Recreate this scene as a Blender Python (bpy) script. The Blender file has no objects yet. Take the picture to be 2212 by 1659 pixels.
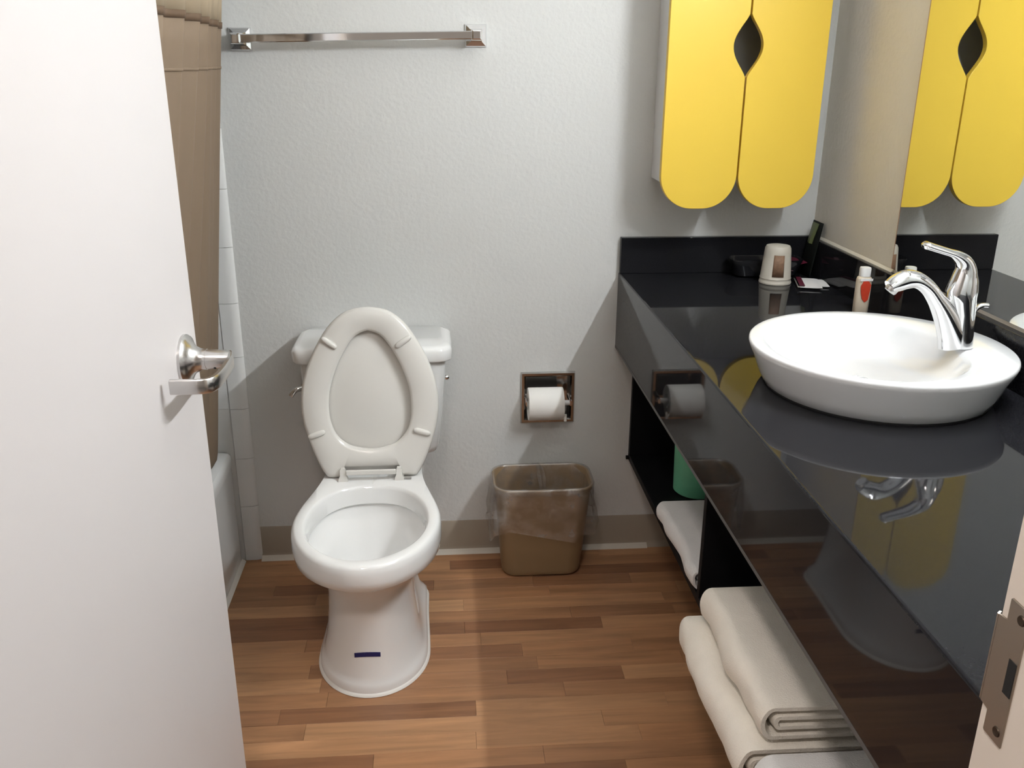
import bpy, bmesh, math, random
from mathutils import Vector, Matrix, noise
random.seed(7)
PI = math.pi
scene = bpy.context.scene
C = scene.collection

# ------------------------------------------------------------------ camera, world, exposure
F_PX, YAW, PITCH, ROLL = 1948.57, math.radians(4.502), math.radians(19.654), math.radians(-0.308)
cd = bpy.data.cameras.new('camera'); cam = bpy.data.objects.new('camera', cd); C.objects.link(cam)
cd.sensor_fit = 'HORIZONTAL'; cd.sensor_width = 36.0; cd.lens = 36.0 * F_PX / 2212; cd.clip_start = 0.01
_f = Vector((math.sin(YAW)*math.cos(PITCH), math.cos(YAW)*math.cos(PITCH), -math.sin(PITCH)))
_r = Vector((math.cos(YAW), -math.sin(YAW), 0)); _d = _f.cross(_r)
_r2 = math.cos(ROLL)*_r + math.sin(ROLL)*_d; _d2 = -math.sin(ROLL)*_r + math.cos(ROLL)*_d
M = Matrix((_r2, -_d2, -_f)).transposed().to_4x4(); M.translation = Vector((0, 0, 1.385))
cam.matrix_world = M
scene.camera = cam
w = bpy.data.worlds.new('world'); scene.world = w; w.use_nodes = True
w.node_tree.nodes['Background'].inputs[0].default_value = (1, .9, .8, 1)
w.node_tree.nodes['Background'].inputs[1].default_value = 0.0
vs = scene.view_settings
vs.view_transform = 'Standard'; vs.look = 'None'; vs.exposure = 0.5; vs.gamma = 1.0; vs.use_curve_mapping = False
VANITY_EMIT = 300.0      # emission of the tube light over the mirror
HALL_WATTS = 11.5       # hallway ceiling lamp behind the camera

# ------------------------------------------------------------------ materials
def lin(c): return tuple((v/12.92 if v <= .04045 else ((v+.055)/1.055)**2.4) for v in c)
def srgb(r, g, b): return lin((r/255, g/255, b/255)) + (1,)
def mat(name, col, rough=.5, metal=0, bump=None, coat=0, spec=.5, var=None, trans=0, sss=0):
    m = bpy.data.materials.new(name); m.use_nodes = True
    nt = m.node_tree; b = nt.nodes['Principled BSDF']
    b.inputs['Base Color'].default_value = col if len(col) == 4 else col + (1,)
    b.inputs['Roughness'].default_value = rough; b.inputs['Metallic'].default_value = metal
    b.inputs['Specular IOR Level'].default_value = spec; b.inputs['Coat Weight'].default_value = coat
    b.inputs['Coat Roughness'].default_value = .04
    b.inputs['Transmission Weight'].default_value = trans
    tc = nt.nodes.new('ShaderNodeTexCoord')
    if var:          # (scale, amount): soft mottling of the base colour
        n = nt.nodes.new('ShaderNodeTexNoise'); n.inputs['Scale'].default_value = var[0]; n.inputs['Detail'].default_value = 4
        nt.links.new(tc.outputs['Object'], n.inputs['Vector'])
        h = nt.nodes.new('ShaderNodeHueSaturation'); h.inputs['Color'].default_value = col if len(col) == 4 else col + (1,)
        mr = nt.nodes.new('ShaderNodeMapRange'); mr.inputs['To Min'].default_value = 1-var[1]; mr.inputs['To Max'].default_value = 1+var[1]
        nt.links.new(n.outputs['Fac'], mr.inputs['Value']); nt.links.new(mr.outputs['Result'], h.inputs['Value'])
        nt.links.new(h.outputs['Color'], b.inputs['Base Color'])
    if bump:         # (scale, strength, distance)
        n = nt.nodes.new('ShaderNodeTexNoise'); n.inputs['Scale'].default_value = bump[0]; n.inputs['Detail'].default_value = 3
        n.inputs['Roughness'].default_value = .55
        nt.links.new(tc.outputs['Object'], n.inputs['Vector'])
        bp = nt.nodes.new('ShaderNodeBump'); bp.inputs['Strength'].default_value = bump[1]; bp.inputs['Distance'].default_value = bump[2]
        nt.links.new(n.outputs['Fac'], bp.inputs['Height']); nt.links.new(bp.outputs['Normal'], b.inputs['Normal'])
    return m
def emit(name, col, s):
    m = bpy.data.materials.new(name); m.use_nodes = True; nt = m.node_tree
    nt.nodes.remove(nt.nodes['Principled BSDF'])
    e = nt.nodes.new('ShaderNodeEmission'); e.inputs[0].default_value = col + (1,); e.inputs[1].default_value = s
    nt.links.new(e.outputs[0], nt.nodes['Material Output'].inputs[0]); return m
def wood_mat():
    m = bpy.data.materials.new('wood_strip'); m.use_nodes = True; nt = m.node_tree; b = nt.nodes['Principled BSDF']
    N = nt.nodes.new; Lk = nt.links.new
    tc = N('ShaderNodeTexCoord'); oi = N('ShaderNodeObjectInfo')
    sc = N('ShaderNodeVectorMath'); sc.operation = 'MULTIPLY'; sc.inputs[1].default_value = (2.2, 26, 4)
    Lk(tc.outputs['Object'], sc.inputs[0])
    rv = N('ShaderNodeCombineXYZ'); ml = N('ShaderNodeMath'); ml.operation = 'MULTIPLY'; ml.inputs[1].default_value = 57
    Lk(oi.outputs['Random'], ml.inputs[0])
    for i in range(3): Lk(ml.outputs[0], rv.inputs[i])
    ad = N('ShaderNodeVectorMath'); ad.operation = 'ADD'; Lk(sc.outputs[0], ad.inputs[0]); Lk(rv.outputs[0], ad.inputs[1])
    n = N('ShaderNodeTexNoise'); n.inputs['Scale'].default_value = 1.6; n.inputs['Detail'].default_value = 7; n.inputs['Roughness'].default_value = .6; n.inputs['Distortion'].default_value = .6
    Lk(ad.outputs[0], n.inputs['Vector'])
    cr = N('ShaderNodeValToRGB'); e = cr.color_ramp.elements
    e[0].position = 0; e[0].color = srgb(142, 98, 68); e[1].position = 1; e[1].color = srgb(190, 144, 104)
    a = e.new(.25); a.color = srgb(160, 116, 82); a = e.new(.6); a.color = srgb(176, 128, 90)
    Lk(oi.outputs['Random'], cr.inputs[0])
    mr = N('ShaderNodeMapRange'); mr.inputs['From Min'].default_value = .3; mr.inputs['From Max'].default_value = .72
    mr.inputs['To Min'].default_value = .70; mr.inputs['To Max'].default_value = 1.15; Lk(n.outputs['Fac'], mr.inputs['Value'])
    hs = N('ShaderNodeHueSaturation'); Lk(cr.outputs[0], hs.inputs['Color']); Lk(mr.outputs[0], hs.inputs['Value'])
    Lk(hs.outputs[0], b.inputs['Base Color']); b.inputs['Roughness'].default_value = .42
    bp = N('ShaderNodeBump'); bp.inputs['Strength'].default_value = .12; bp.inputs['Distance'].default_value = .001
    Lk(n.outputs['Fac'], bp.inputs['Height']); Lk(bp.outputs[0], b.inputs['Normal'])
    return m
def film_mat():
    m = bpy.data.materials.new('clear_film'); m.use_nodes = True; nt = m.node_tree; N = nt.nodes.new; Lk = nt.links.new
    nt.nodes.remove(nt.nodes['Principled BSDF'])
    t = N('ShaderNodeBsdfTransparent'); t.inputs[0].default_value = (.96, .95, .94, 1)
    g = N('ShaderNodeBsdfGlossy'); g.inputs['Roughness'].default_value = .22
    d = N('ShaderNodeBsdfTranslucent'); d.inputs[0].default_value = (.85, .83, .8, 1)
    di = N('ShaderNodeBsdfDiffuse'); di.inputs[0].default_value = (.8, .78, .75, 1)
    md = N('ShaderNodeMixShader'); md.inputs[0].default_value = .5; Lk(d.outputs[0], md.inputs[1]); Lk(di.outputs[0], md.inputs[2])
    mg = N('ShaderNodeMixShader'); mg.inputs[0].default_value = .55; Lk(g.outputs[0], mg.inputs[1]); Lk(md.outputs[0], mg.inputs[2])
    tc = N('ShaderNodeTexCoord'); n = N('ShaderNodeTexNoise'); n.inputs['Scale'].default_value = 28; n.inputs['Detail'].default_value = 5
    Lk(tc.outputs['Object'], n.inputs['Vector'])
    mr = N('ShaderNodeMapRange'); mr.inputs['From Min'].default_value = .4; mr.inputs['From Max'].default_value = .75
    mr.inputs['To Min'].default_value = .14; mr.inputs['To Max'].default_value = .60; Lk(n.outputs['Fac'], mr.inputs['Value'])
    bp = N('ShaderNodeBump'); bp.inputs['Strength'].default_value = .6; bp.inputs['Distance'].default_value = .006; Lk(n.outputs['Fac'], bp.inputs['Height'])
    Lk(bp.outputs[0], g.inputs['Normal']); Lk(bp.outputs[0], di.inputs['Normal'])
    mx = N('ShaderNodeMixShader'); Lk(mr.outputs[0], mx.inputs[0]); Lk(t.outputs[0], mx.inputs[1]); Lk(mg.outputs[0], mx.inputs[2])
    Lk(mx.outputs[0], nt.nodes['Material Output'].inputs[0]); return m

wall_paint = mat('wall_paint', (.66, .66, .645), .55, bump=(85, .30, .004))
bounce_tint_paint = mat('bounce_tint_paint', (.78, .725, .635), .55, bump=(85, .35, .004))  # warm bounce light put into the mirror wall's colour
ceil_paint = mat('ceiling_paint', (.75, .74, .72), .7, bump=(120, .3, .003))
door_paint = mat('door_paint', (.585, .552, .546), .42, bump=(300, .05, .0005))
jamb_paint = mat('jamb_paint', (.74, .66, .58), .45)
vinyl_base = mat('vinyl_base', (.34, .285, .225), .5)
caulk_m = mat('caulk', (.62, .56, .48), .5)
white_caulk = mat('white_caulk', (.8, .77, .72), .5)
tile_m = mat('white_tile', (.74, .74, .73), .12, spec=.5)
grout_m = mat('grout', (.66, .65, .63), .8)
china = mat('white_china', (.83, .83, .82), .06, spec=.55, coat=.3)
sink_china = mat('sink_china', (.64, .645, .65), .06, spec=.55, coat=.3)
seat_m = mat('seat_plastic', (.74, .72, .68), .22)
chrome = mat('chrome', (.82, .82, .83), .07, 1)
satin = mat('satin_nickel', (.62, .61, .6), .24, 1, bump=(400, .05, .0004))
steel_dull = mat('dull_steel', (.36, .31, .26), .42, 1)
dark_m = mat('dark_void', (.008, .008, .008), .8)
granite = mat('black_granite', (.012, .012, .014), .035, spec=.17, var=(260, .35))
black_lam = mat('black_laminate', (.006, .006, .007), .5, spec=.15)
yellow = mat('yellow_laminate', srgb(234, 198, 74), .38, spec=.35)
white_lam = mat('white_laminate', (.72, .71, .70), .45)
mirror_m = mat('mirror_silver', (.86, .88, .86), .0, 1)
mirror_edge = mat('mirror_edge', (.32, .17, .10), .4)
wood = wood_mat()
curtain_m = mat('curtain_brown', srgb(124, 106, 87), .75, bump=(500, .15, .0006))
curtain_top_m = mat('curtain_tan', srgb(168, 151, 127), .8, bump=(500, .15, .0006))
seam_m = mat('curtain_seam', srgb(98, 78, 60), .8)
can_m = mat('beige_plastic', srgb(140, 116, 86), .45)
film = film_mat()
towel_m = mat('cream_terry', (.90, .85, .76), .95, bump=(420, .6, .003), var=(25, .06), spec=.1)
towel_w = mat('white_terry', (.80, .79, .78), .95, bump=(420, .6, .003), var=(25, .05), spec=.1)
paper = mat('tissue_paper', (.86, .84, .80), .9, spec=.1, bump=(200, .15, .001))
cup_m = mat('cup_paper', (.56, .52, .45), .45)
print_brown = mat('cup_print', srgb(126, 96, 74), .65, var=(140, .35))
plastic_w = mat('frosted_plastic', (.78, .77, .76), .3)
print_red = mat('red_print', srgb(190, 62, 40), .4, var=(120, .2))
lotion = mat('lotion', srgb(206, 192, 172), .35)
maroon = mat('maroon_print', srgb(92, 22, 44), .45)
pink = mat('pink_print', srgb(196, 150, 160), .45)
packet_w = mat('packet_white', (.8, .78, .77), .5)
teal = mat('green_plastic', srgb(112, 190, 152), .4)
olive = mat('olive_print', srgb(96, 104, 62), .5)
black_foil = mat('black_foil', (.004, .005, .004), .6, spec=.2)
blue_ink = mat('blue_ink', srgb(22, 26, 88), .5)
glass_dark = mat('smoked_plastic', (.012, .012, .014), .12)
water_m = mat('water', (.62, .64, .63), .02, spec=.6)
tube_m = emit('tube_glow', (.905, .955, .985), VANITY_EMIT)
dome_m = emit('dome_glow', (1.0, .86, .74), 3.0)
carpet = mat('carpet', (.20, .19, .18), .95, bump=(500, .5, .004))
hall_paint = mat('hall_paint', (.60, .58, .55), .7)

# ------------------------------------------------------------------ mesh helpers (all in world metres)
ORG = {}
def link(o, parent=None):
    C.objects.link(o)
    if parent is not None: o.parent = parent
    return o
def thing(name, loc, label=None, cat=None, group=None, kind=None):
    o = bpy.data.objects.new(name, None); link(o); o.location = loc; o.empty_display_size = .05
    ORG[o.name] = Vector(loc)
    tag(o, label, cat, group, kind); return o
def tag(o, label=None, cat=None, group=None, kind=None):
    if label: o['label'] = label
    if cat: o['category'] = cat
    if group: o['group'] = group
    if kind: o['kind'] = kind
    return o
def build(name, bm, m, parent=None, smooth=None, label=None, cat=None, group=None, kind=None, center=False):
    """bmesh in world coordinates -> one mesh object (child meshes are stored relative to their thing)"""
    bmesh.ops.recalc_face_normals(bm, faces=bm.faces[:])
    org = Vector((0, 0, 0))
    if parent is not None: org = ORG[parent.name]
    elif center:
        xs = [v.co for v in bm.verts]
        org = Vector((sum(v.x for v in xs)/len(xs), sum(v.y for v in xs)/len(xs), min(v.z for v in xs)))
    for v in bm.verts: v.co -= org
    me = bpy.data.meshes.new(name); bm.to_mesh(me); bm.free()
    me.materials.append(m)
    if smooth is not None:
        for p in me.polygons: p.use_smooth = True
        me.set_sharp_from_angle(angle=math.radians(smooth))
    o = bpy.data.objects.new(name, me); link(o, parent)
    if parent is None: o.location = org
    ORG[o.name] = org
    tag(o, label, cat, group, kind); return o
def B(): return bmesh.new()
def box(bm, x0, x1, y0, y1, z0, z1, bev=0, seg=2):
    vs = [bm.verts.new((x, y, z)) for z in (z0, z1) for y in (y0, y1) for x in (x0, x1)]
    fs = [(0, 2, 3, 1), (4, 5, 7, 6), (0, 1, 5, 4), (2, 6, 7, 3), (0, 4, 6, 2), (1, 3, 7, 5)]
    fc = [bm.faces.new([vs[i] for i in f]) for f in fs]
    if bev:
        es = list({e for f in fc for e in f.edges})
        bmesh.ops.bevel(bm, geom=es, offset=bev, segments=seg, affect='EDGES', profile=.5)
    return bm
def loft(bm, loops, cap0=True, cap1=True, closed=True):
    rows = [[bm.verts.new(p) for p in L] for L in loops]; n = len(rows[0])
    for a, b in zip(rows, rows[1:]):
        for i in range(n if closed else n-1):
            j = (i+1) % n; bm.faces.new((a[i], a[j], b[j], b[i]))
    if cap0: bm.faces.new(list(reversed(rows[0])))
    if cap1: bm.faces.new(rows[-1])
    return bm
def prism(bm, pts, fn, t0, t1, bev=0):
    """extrude a 2-D outline; fn(u, v, t) -> xyz"""
    a = [bm.verts.new(fn(u, v, t0)) for u, v in pts]; b = [bm.verts.new(fn(u, v, t1)) for u, v in pts]; n = len(pts)
    f0 = bm.faces.new(a[::-1]); f1 = bm.faces.new(b)
    for i in range(n): bm.faces.new((a[i], a[(i+1) % n], b[(i+1) % n], b[i]))
    if bev:
        bm.normal_update(); es = list(set(f0.edges) | set(f1.edges))
        bmesh.ops.bevel(bm, geom=es, offset=bev, segments=2, affect='EDGES', profile=.5)
    return bm
def tube(bm, path, rad, n=16, flat=None, cap=True, up=Vector((0, 0, 1))):
    """sweep; rad = list of (ra, rb) : ra along the side axis, rb along the normal axis"""
    P = [Vector(p) for p in path]; loops = []
    for i, p in enumerate(P):
        t = (P[min(i+1, len(P)-1)] - P[max(i-1, 0)]).normalized()
        s = t.cross(up)
        if s.length < 1e-4: s = Vector((0, 1, 0))
        s.normalize(); u = s.cross(t).normalized()
        r = rad[i] if isinstance(rad, list) else rad
        ra, rb = r if isinstance(r, tuple) else (r, r)
        loops.append([p + s*(ra*math.cos(2*PI*k/n)) + u*(rb*math.sin(2*PI*k/n)) for k in range(n)])
    return loft(bm, loops, cap, cap)
def lathe(bm, prof, c, n=48, sx=1, sy=1, cap0=True, cap1=True):
    return loft(bm, [[(c[0]+r*sx*math.cos(2*PI*k/n), c[1]+r*sy*math.sin(2*PI*k/n), c[2]+z) for k in range(n)] for r, z in prof], cap0, cap1)
def disc_axis(bm, prof, c, ax, n=32):
    """lathe about an arbitrary axis; prof = (r, t along axis)"""
    ax = Vector(ax).normalized(); s = ax.cross(Vector((0, 0, 1)))
    if s.length < 1e-4: s = Vector((1, 0, 0))
    s.normalize(); u = ax.cross(s); c = Vector(c)
    return loft(bm, [[c + ax*t + s*(r*math.cos(2*PI*k/n)) + u*(r*math.sin(2*PI*k/n)) for k in range(n)] for r, t in prof])
def rrect(x0, x1, y0, y1, r, n=8):
    out = []
    for cx, cy, a0 in ((x1-r, y1-r, 0), (x0+r, y1-r, PI/2), (x0+r, y0+r, PI), (x1-r, y0+r, 1.5*PI)):
        for k in range(n+1):
            a = a0 + PI/2*k/n; out.append((cx+r*math.cos(a), cy+r*math.sin(a)))
    return out
def smooth_curve(pts, sub=6):
    """Catmull-Rom through points"""
    P = [Vector(p) for p in pts]; out = []
    for i in range(len(P)-1):
        p0, p1, p2, p3 = P[max(i-1, 0)], P[i], P[i+1], P[min(i+2, len(P)-1)]
        for k in range(sub):
            t = k/sub
            out.append(.5*((2*p1)+(p2-p0)*t+(2*p0-5*p1+4*p2-p3)*t*t+(3*p1-p0-3*p2+p3)*t**3))
    out.append(P[-1]); return out

# ------------------------------------------------------------------ room shell
D = 2.388          # back wall
XR = 1.010         # mirror wall
XL = -1.362        # far tub wall
YN = 0.544         # bathroom side of the door wall
ZC = 2.40
# back wall with an opening for the recessed paper holder
TX0, TX1, TZ0, TZ1 = .224, .355, .424, .552
bm = B()
for a in ((XL-.1, TX0, 0, ZC), (TX1, XR+.1, 0, ZC), (TX0, TX1, 0, TZ0), (TX0, TX1, TZ1, ZC)):
    box(bm, a[0], a[1], D, D+.1, a[2], a[3])
bmesh.ops.remove_doubles(bm, verts=bm.verts[:], dist=1e-5)
build('wall_back', bm, wall_paint, kind='structure', label='off white orange peel textured wall behind the toilet', cat='wall')
build('wall_right', box(B(), XR, XR+.1, -1.7, D, 0, ZC), bounce_tint_paint, kind='structure', label='textured wall carrying the mirror, tinted with warm bounce light', cat='wall')
build('wall_left', box(B(), XL-.1, XL, -1.7, D, 0, ZC), wall_paint, kind='structure', label='plain wall along the far side of the bathtub', cat='wall')
JX0, JX1, JY0, JZ = -.412, .408, .405, 2.045
bm = B()
box(bm, XL, JX0-.02, JY0, YN, 0, ZC); box(bm, JX1+.02, XR, JY0, YN, 0, ZC); box(bm, JX0-.02, JX1+.02, JY0, YN, JZ+.02, ZC)
build('wall_front', bm, wall_paint, kind='structure', label='wall with the bathroom doorway', cat='wall')
build('wall_hall', box(B(), XL, XR, -1.7, -1.6, 0, ZC), hall_paint, kind='structure', label='far wall of the hallway outside the door', cat='wall')
build('ceiling', box(B(), XL-.1, XR+.1, -1.7, D+.1, ZC, ZC+.08), ceil_paint, kind='structure', label='white ceiling', cat='ceiling')
floor = build('floor', box(B(), XL-.1, XR+.1, JY0, D+.1, -.08, -.010), mat('subfloor', (.12, .08, .05), .9), kind='structure', label='floor of short brown wood strips', cat='floor')
build('floor_hall', box(B(), XL, XR, -1.7, JY0, -.08, -.002), carpet, kind='structure', label='brown carpet of the hallway', cat='floor')
# wood strips, each its own piece
random.seed(21)
y = D; row = 0
while y > JY0 + .001:
    wv = .052; y0 = max(y-wv, JY0); x = -.602 - random.random()*.30
    while x < XR:
        ln = random.choice((.28, .36, .44, .55, .66)); xa, xb = max(x, -.602), min(x+ln, XR)
        if xb - xa > .02:
            g = .0002; bm = B(); box(bm, xa+g, xb-g, y0+g, y-g, -.010, random.uniform(-.0004, 0), .0004, 1)
            for v in bm.verts: v.co -= Vector(((xa+xb)/2, (y0+y)/2, 0))
            bmesh.ops.recalc_face_normals(bm, faces=bm.faces[:])
            me = bpy.data.meshes.new('plank'); bm.to_mesh(me); bm.free(); me.materials.append(wood)
            o = bpy.data.objects.new('plank', me); link(o, floor); o.location = ((xa+xb)/2, (y0+y)/2, 0)
        x += ln
    y -= wv; row += 1
# vinyl cove base along the back wall, with its pale sealant line
prof = [(0, .104), (.002, .105), (.0035, .103), (.0035, .02), (.006, .010), (.013, .004), (.016, 0), (0, 0)]
bb = build('baseboard_back', prism(B(), prof, lambda u, v, t: (t, D-u, v), -.548, XR), vinyl_base, smooth=40, kind='structure', label='taupe vinyl cove baseboard below the toilet paper holder', cat='baseboard')
build('caulk_line', prism(B(), [(.004, 0), (.0205, 0), (.019, .004), (.012, .0075), (.005, .012)], lambda u, v, t: (t, D-u, v), -.548, .60), caulk_m, bb, smooth=60)

# door frame with strike plate
tr = thing('trim_1', (JX1, YN-.05, 0), 'pale painted door jamb with a steel strike plate', 'door frame', kind='structure')
build('jamb', box(B(), JX1, JX1+.02, JY0, YN, 0, JZ, .0015, 1), jamb_paint, tr)
build('jamb', box(B(), JX0-.02, JX0, JY0, YN, 0, JZ, .0015, 1), jamb_paint, tr)
build('head', box(B(), JX0-.02, JX1+.02, JY0, YN, JZ, JZ+.02), jamb_paint, tr)
build('door_stop', box(B(), JX1-.012, JX1, JY0+.02, .4970, 0, JZ, .001, 1), jamb_paint, tr)
build('door_stop', box(B(), JX0, JX0+.012, JY0+.02, .4970, 0, JZ, .001, 1), jamb_paint, tr)
# strike plate: y along the jamb depth, z up; lip reaches over the room-side edge
SZ = .9625
pl = [(.5128, SZ-.0585), (.5335, SZ-.0585), (.5345, SZ-.0575), (.5345, SZ-.040), (YN, SZ-.0385), (YN, SZ+.0385), (.5345, SZ+.040), (.5345, SZ+.0575), (.5335, SZ+.0585), (.5128, SZ+.0585)]
sp = build('strike_plate', prism(B(), pl, lambda u, v, t: (t, u, v), JX1, JX1-.0016, .0004), steel_dull, tr, label='dull steel strike plate')
build('strike_lip', prism(B(), [(JX1-.0016, YN), (JX1-.0014, YN+.002), (JX1+.002, YN+.0045), (JX1+.003, YN+.0035), (JX1+.0002, YN+.001), (JX1, YN)], lambda u, v, t: (u, v, t), SZ-.038, SZ+.038), steel_dull, sp)
build('latch_hole', box(B(), JX1-.0021, JX1-.0014, .5138, .5225, SZ-.0145, SZ+.0145), dark_m, sp)
for zz in (SZ-.0485, SZ+.0485):
    build('screw', disc_axis(B(), [(.0042, 0), (.0036, .0009), (.0012, .0006)], (JX1-.0016, .5195, zz), (-1, 0, 0), 16), mat('screw_dark', (.08, .06, .045), .5, 1), sp)

# ------------------------------------------------------------------ the open door
dr = thing('door_1', (-.407, .560, 0), 'white slab door swung open with a satin return lever', 'door', kind='structure')
A0, A1 = Vector((-.4065, .560, 0)), Vector((-.3815, 1.366, 0))     # visible face, hinge side to free side
ex = (A1-A0).normalized(); en = Vector((ex.y, -ex.x, 0))            # en points into the room (+x)
def dpt(u, v, t): return A0 + ex*u + en*t + Vector((0, 0, v))
DW = (A1-A0).length
build('slab', prism(B(), [(0, .012), (DW, .012), (DW, 2.035), (0, 2.035)], lambda u, v, t: dpt(u, v, t), -.040, 0, .0012), door_paint, dr)
LZ = .968; lu = DW - .064
lc = dpt(lu, LZ, 0)
ro = build('rosette', disc_axis(B(), [(.0375, 0), (.0375, .004), (.035, .0075), (.029, .010), (.021, .0155), (.0165, .024), (.0155, .030), (.0155, .033)], lc, en, 40), satin, dr, smooth=35)
build('neck', disc_axis(B(), [(.0148, .0325), (.0148, .034), (.0140, .060), (.0120, .066)], lc, en, 32), satin, dr, smooth=35)
build('screw', disc_axis(B(), [(.0018, 0), (.0018, .0006)], lc + en*.042 + Vector((.0035, -.010, -.0105)), (-.0, -.7, -.7), 12), dark_m, dr)
# return lever: flat bar running towards the hinge side, turning back to the door
lv = [(lu+.016, .062), (lu+.004, .066), (lu-.03, .069), (lu-.07, .070), (lu-.096, .067), (lu-.107, .058), (lu-.110, .040), (lu-.110, .012)]
lo = []
cv = smooth_curve([(a, b, 0) for a, b in lv], 5)
for i, p in enumerate(cv):
    t = (cv[min(i+1, len(cv)-1)] - cv[max(i-1, 0)]).normalized(); nn = Vector((-t.y, t.x, 0))
    hh = .0125 if i < 6 else .0105; th = .0042
    lo.append([dpt(p.x+nn.x*a*th, LZ - .004 + b*hh, p.y+nn.y*a*th) for a, b in ((-1, -.8), (-.6, -1), (.6, -1), (1, -.8), (1, .8), (.6, 1), (-.6, 1), (-1, .8))])
build('lever', loft(B(), lo), satin, dr, smooth=40)
for zz in (.25, 1.02, 1.80):
    build('hinge', tube(B(), [(-.4085, .5685, zz-.05), (-.4085, .5685, zz+.05)], .0055, 12, up=Vector((0, 1, 0))), satin, dr, smooth=40)

# ------------------------------------------------------------------ bathtub, tile, curtain
tub = thing('bathtub', (-.98, 1.62, 0), 'white bathtub with straight apron beside the toilet', 'bathtub')
tx0, tx1, ty0, ty1, th_ = XL+.002, -.604, .862, D-.016, .352
L = []
for dx, z in ((.0, .004), (.0, th_-.05), (-.004, th_-.02), (.0, th_-.008), (.004, th_-.002), (.012, th_)):
    L.append([(x, y, z) for x, y in rrect(tx0+max(dx, 0), tx1-dx, ty0+max(dx, 0), ty1-max(dx, 0), .012)])
for dx, z, r in ((.075, th_, .10), (.082, th_-.004, .10), (.092, th_-.03, .11), (.115, .12, .12), (.15, .075, .12), (.2, .065, .1)):
    L.append([(x, y, z) for x, y in rrect(tx0+dx, tx1-dx, ty0+dx*1.15, ty1-dx*1.15, r)])
tb = build('tub_shell', loft(B(), L), china, tub, smooth=40)
build('overflow_plate', disc_axis(B(), [(.034, 0), (.034, .004), (.028, .008)], (-.98, ty1-.118, .24), (0, -1, .1), 28), chrome, tub, smooth=40)
build('floor_sealant', prism(B(), [(0, 0), (.011, 0), (.008, .004), (0, .009)], lambda u, v, t: (tx1+u, t, v), ty0, ty1), white_caulk, tub, smooth=60)
# tiles on the alcove end wall and their bullnose column (pieces of the back wall)
wb = bpy.data.objects['wall_back']
build('grout_bed', box(B(), XL+.001, -.567, D-.0095, D-.0002, .001, 2.03), grout_m, wb)
tile_me = None
def tile_obj(me, loc):
    o = bpy.data.objects.new('tile', me); link(o, wb); o.location = loc
def mk(bm):
    bmesh.ops.recalc_face_normals(bm, faces=bm.faces[:]); me = bpy.data.meshes.new('tile'); bm.to_mesh(me); bm.free(); me.materials.append(tile_m)
    for p in me.polygons: p.use_smooth = True
    me.set_sharp_from_angle(angle=math.radians(35)); return me
ts = .150; gz = .176
full = mk(box(B(), -ts/2+.0007, ts/2-.0007, -.0105, -.003, .0007, ts-.0007, .0015, 1))
bullp = [(-.0505, .003)]+[(-.0505, .011), (-.049, .0125), (-.026, .0125), (-.019, .0120), (-.012, .0104), (-.006, .0075), (-.002, .0042), (-.0006, .0005)]
bull = mk(prism(B(), bullp, lambda u, v, t: (u, -v, t), .0006, ts-.0006))
bull0 = mk(prism(B(), bullp, lambda u, v, t: (u, -v, t), .001, gz-.0006))
BX = -.5445
tile_obj(bull0, (BX, D, 0))
for k in range(12): tile_obj(bull, (BX, D, gz+k*ts))
for c in range(5):
    cx = BX - .0515 - ts/2 - c*ts
    if cx - ts/2 < XL: break
    for k in range(2, 12): tile_obj(full, (cx, D, gz+k*ts-.076*0))
# curtain rod and curtain
def rod_x(y): return -.478 + .100*math.sin(PI*max(0, min(1, (y-ty0)/(D-ty0))))
RZ = 1.985
rod = thing('curtain_rod', (rod_x(1.6), 1.6, RZ), 'curved chrome shower curtain rod above the bathtub', 'curtain rod')
yy = [JY0+.16+.305+i*(D-.003-ty0)/30 for i in range(31)]
yy = [ty0-.30 + i*(D-.004-(ty0-.30))/36 for i in range(37)]
build('rod', tube(B(), [(rod_x(y) if y > ty0 else -.478, y, RZ) for y in yy], .0125, 14), chrome, rod, smooth=50)
build('flange', disc_axis(B(), [(.034, 0), (.034, .006), (.02, .014)], (-.478, D-.001, RZ), (0, -1, 0), 28), chrome, rod, smooth=40)
build('flange', disc_axis(B(), [(.034, 0), (.034, .006), (.02, .014)], (-.478, YN+.001, RZ), (0, 1, 0), 28), chrome, rod, smooth=40)
cu = thing('shower_curtain', (rod_x(1.6), 1.6, .38), 'brown shower curtain with a lighter tan top hanging beside the open door', 'curtain')
CY0, CY1, CN = 1.02, 2.262, 150
def cur(s, z):
    """s along the curtain 0..1 (far edge = 1), z height"""
    y = CY0 + (CY1-CY0)*s
    wv = math.sin(s*PI*2*9.3+.6) + .35*math.sin(s*PI*2*21+1.3+z*1.2)
    k = max(0., min(1., (1.95-z)/1.56))
    amp = .017*(1-k)**.6 + .0022
    if s > .965: amp *= .5
    x = rod_x(y) + (-.6125-rod_x(y))*k + amp*wv
    return (x, y + .006*math.sin(z*4+s*20), z)
def sheet(zs, off=0):
    bm = B(); rows = []
    for z in zs:
        rows.append([bm.verts.new(Vector(cur(i/CN, z)) + Vector((off, 0, 0))) for i in range(CN+1)])
    for a, b in zip(rows, rows[1:]):
        for i in range(CN): bm.faces.new((a[i], a[i+1], b[i+1], b[i]))
    return bm
def solid(o, t):
    m = o.modifiers.new('thickness', 'SOLIDIFY'); m.thickness = t; m.offset = 0
SEAM = 1.462
o = build('top_panel', sheet([1.955 - i*(1.955-SEAM)/10 for i in range(11)]), curtain_top_m, cu, smooth=60, label='lighter tan top panel'); solid(o, .001)
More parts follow.
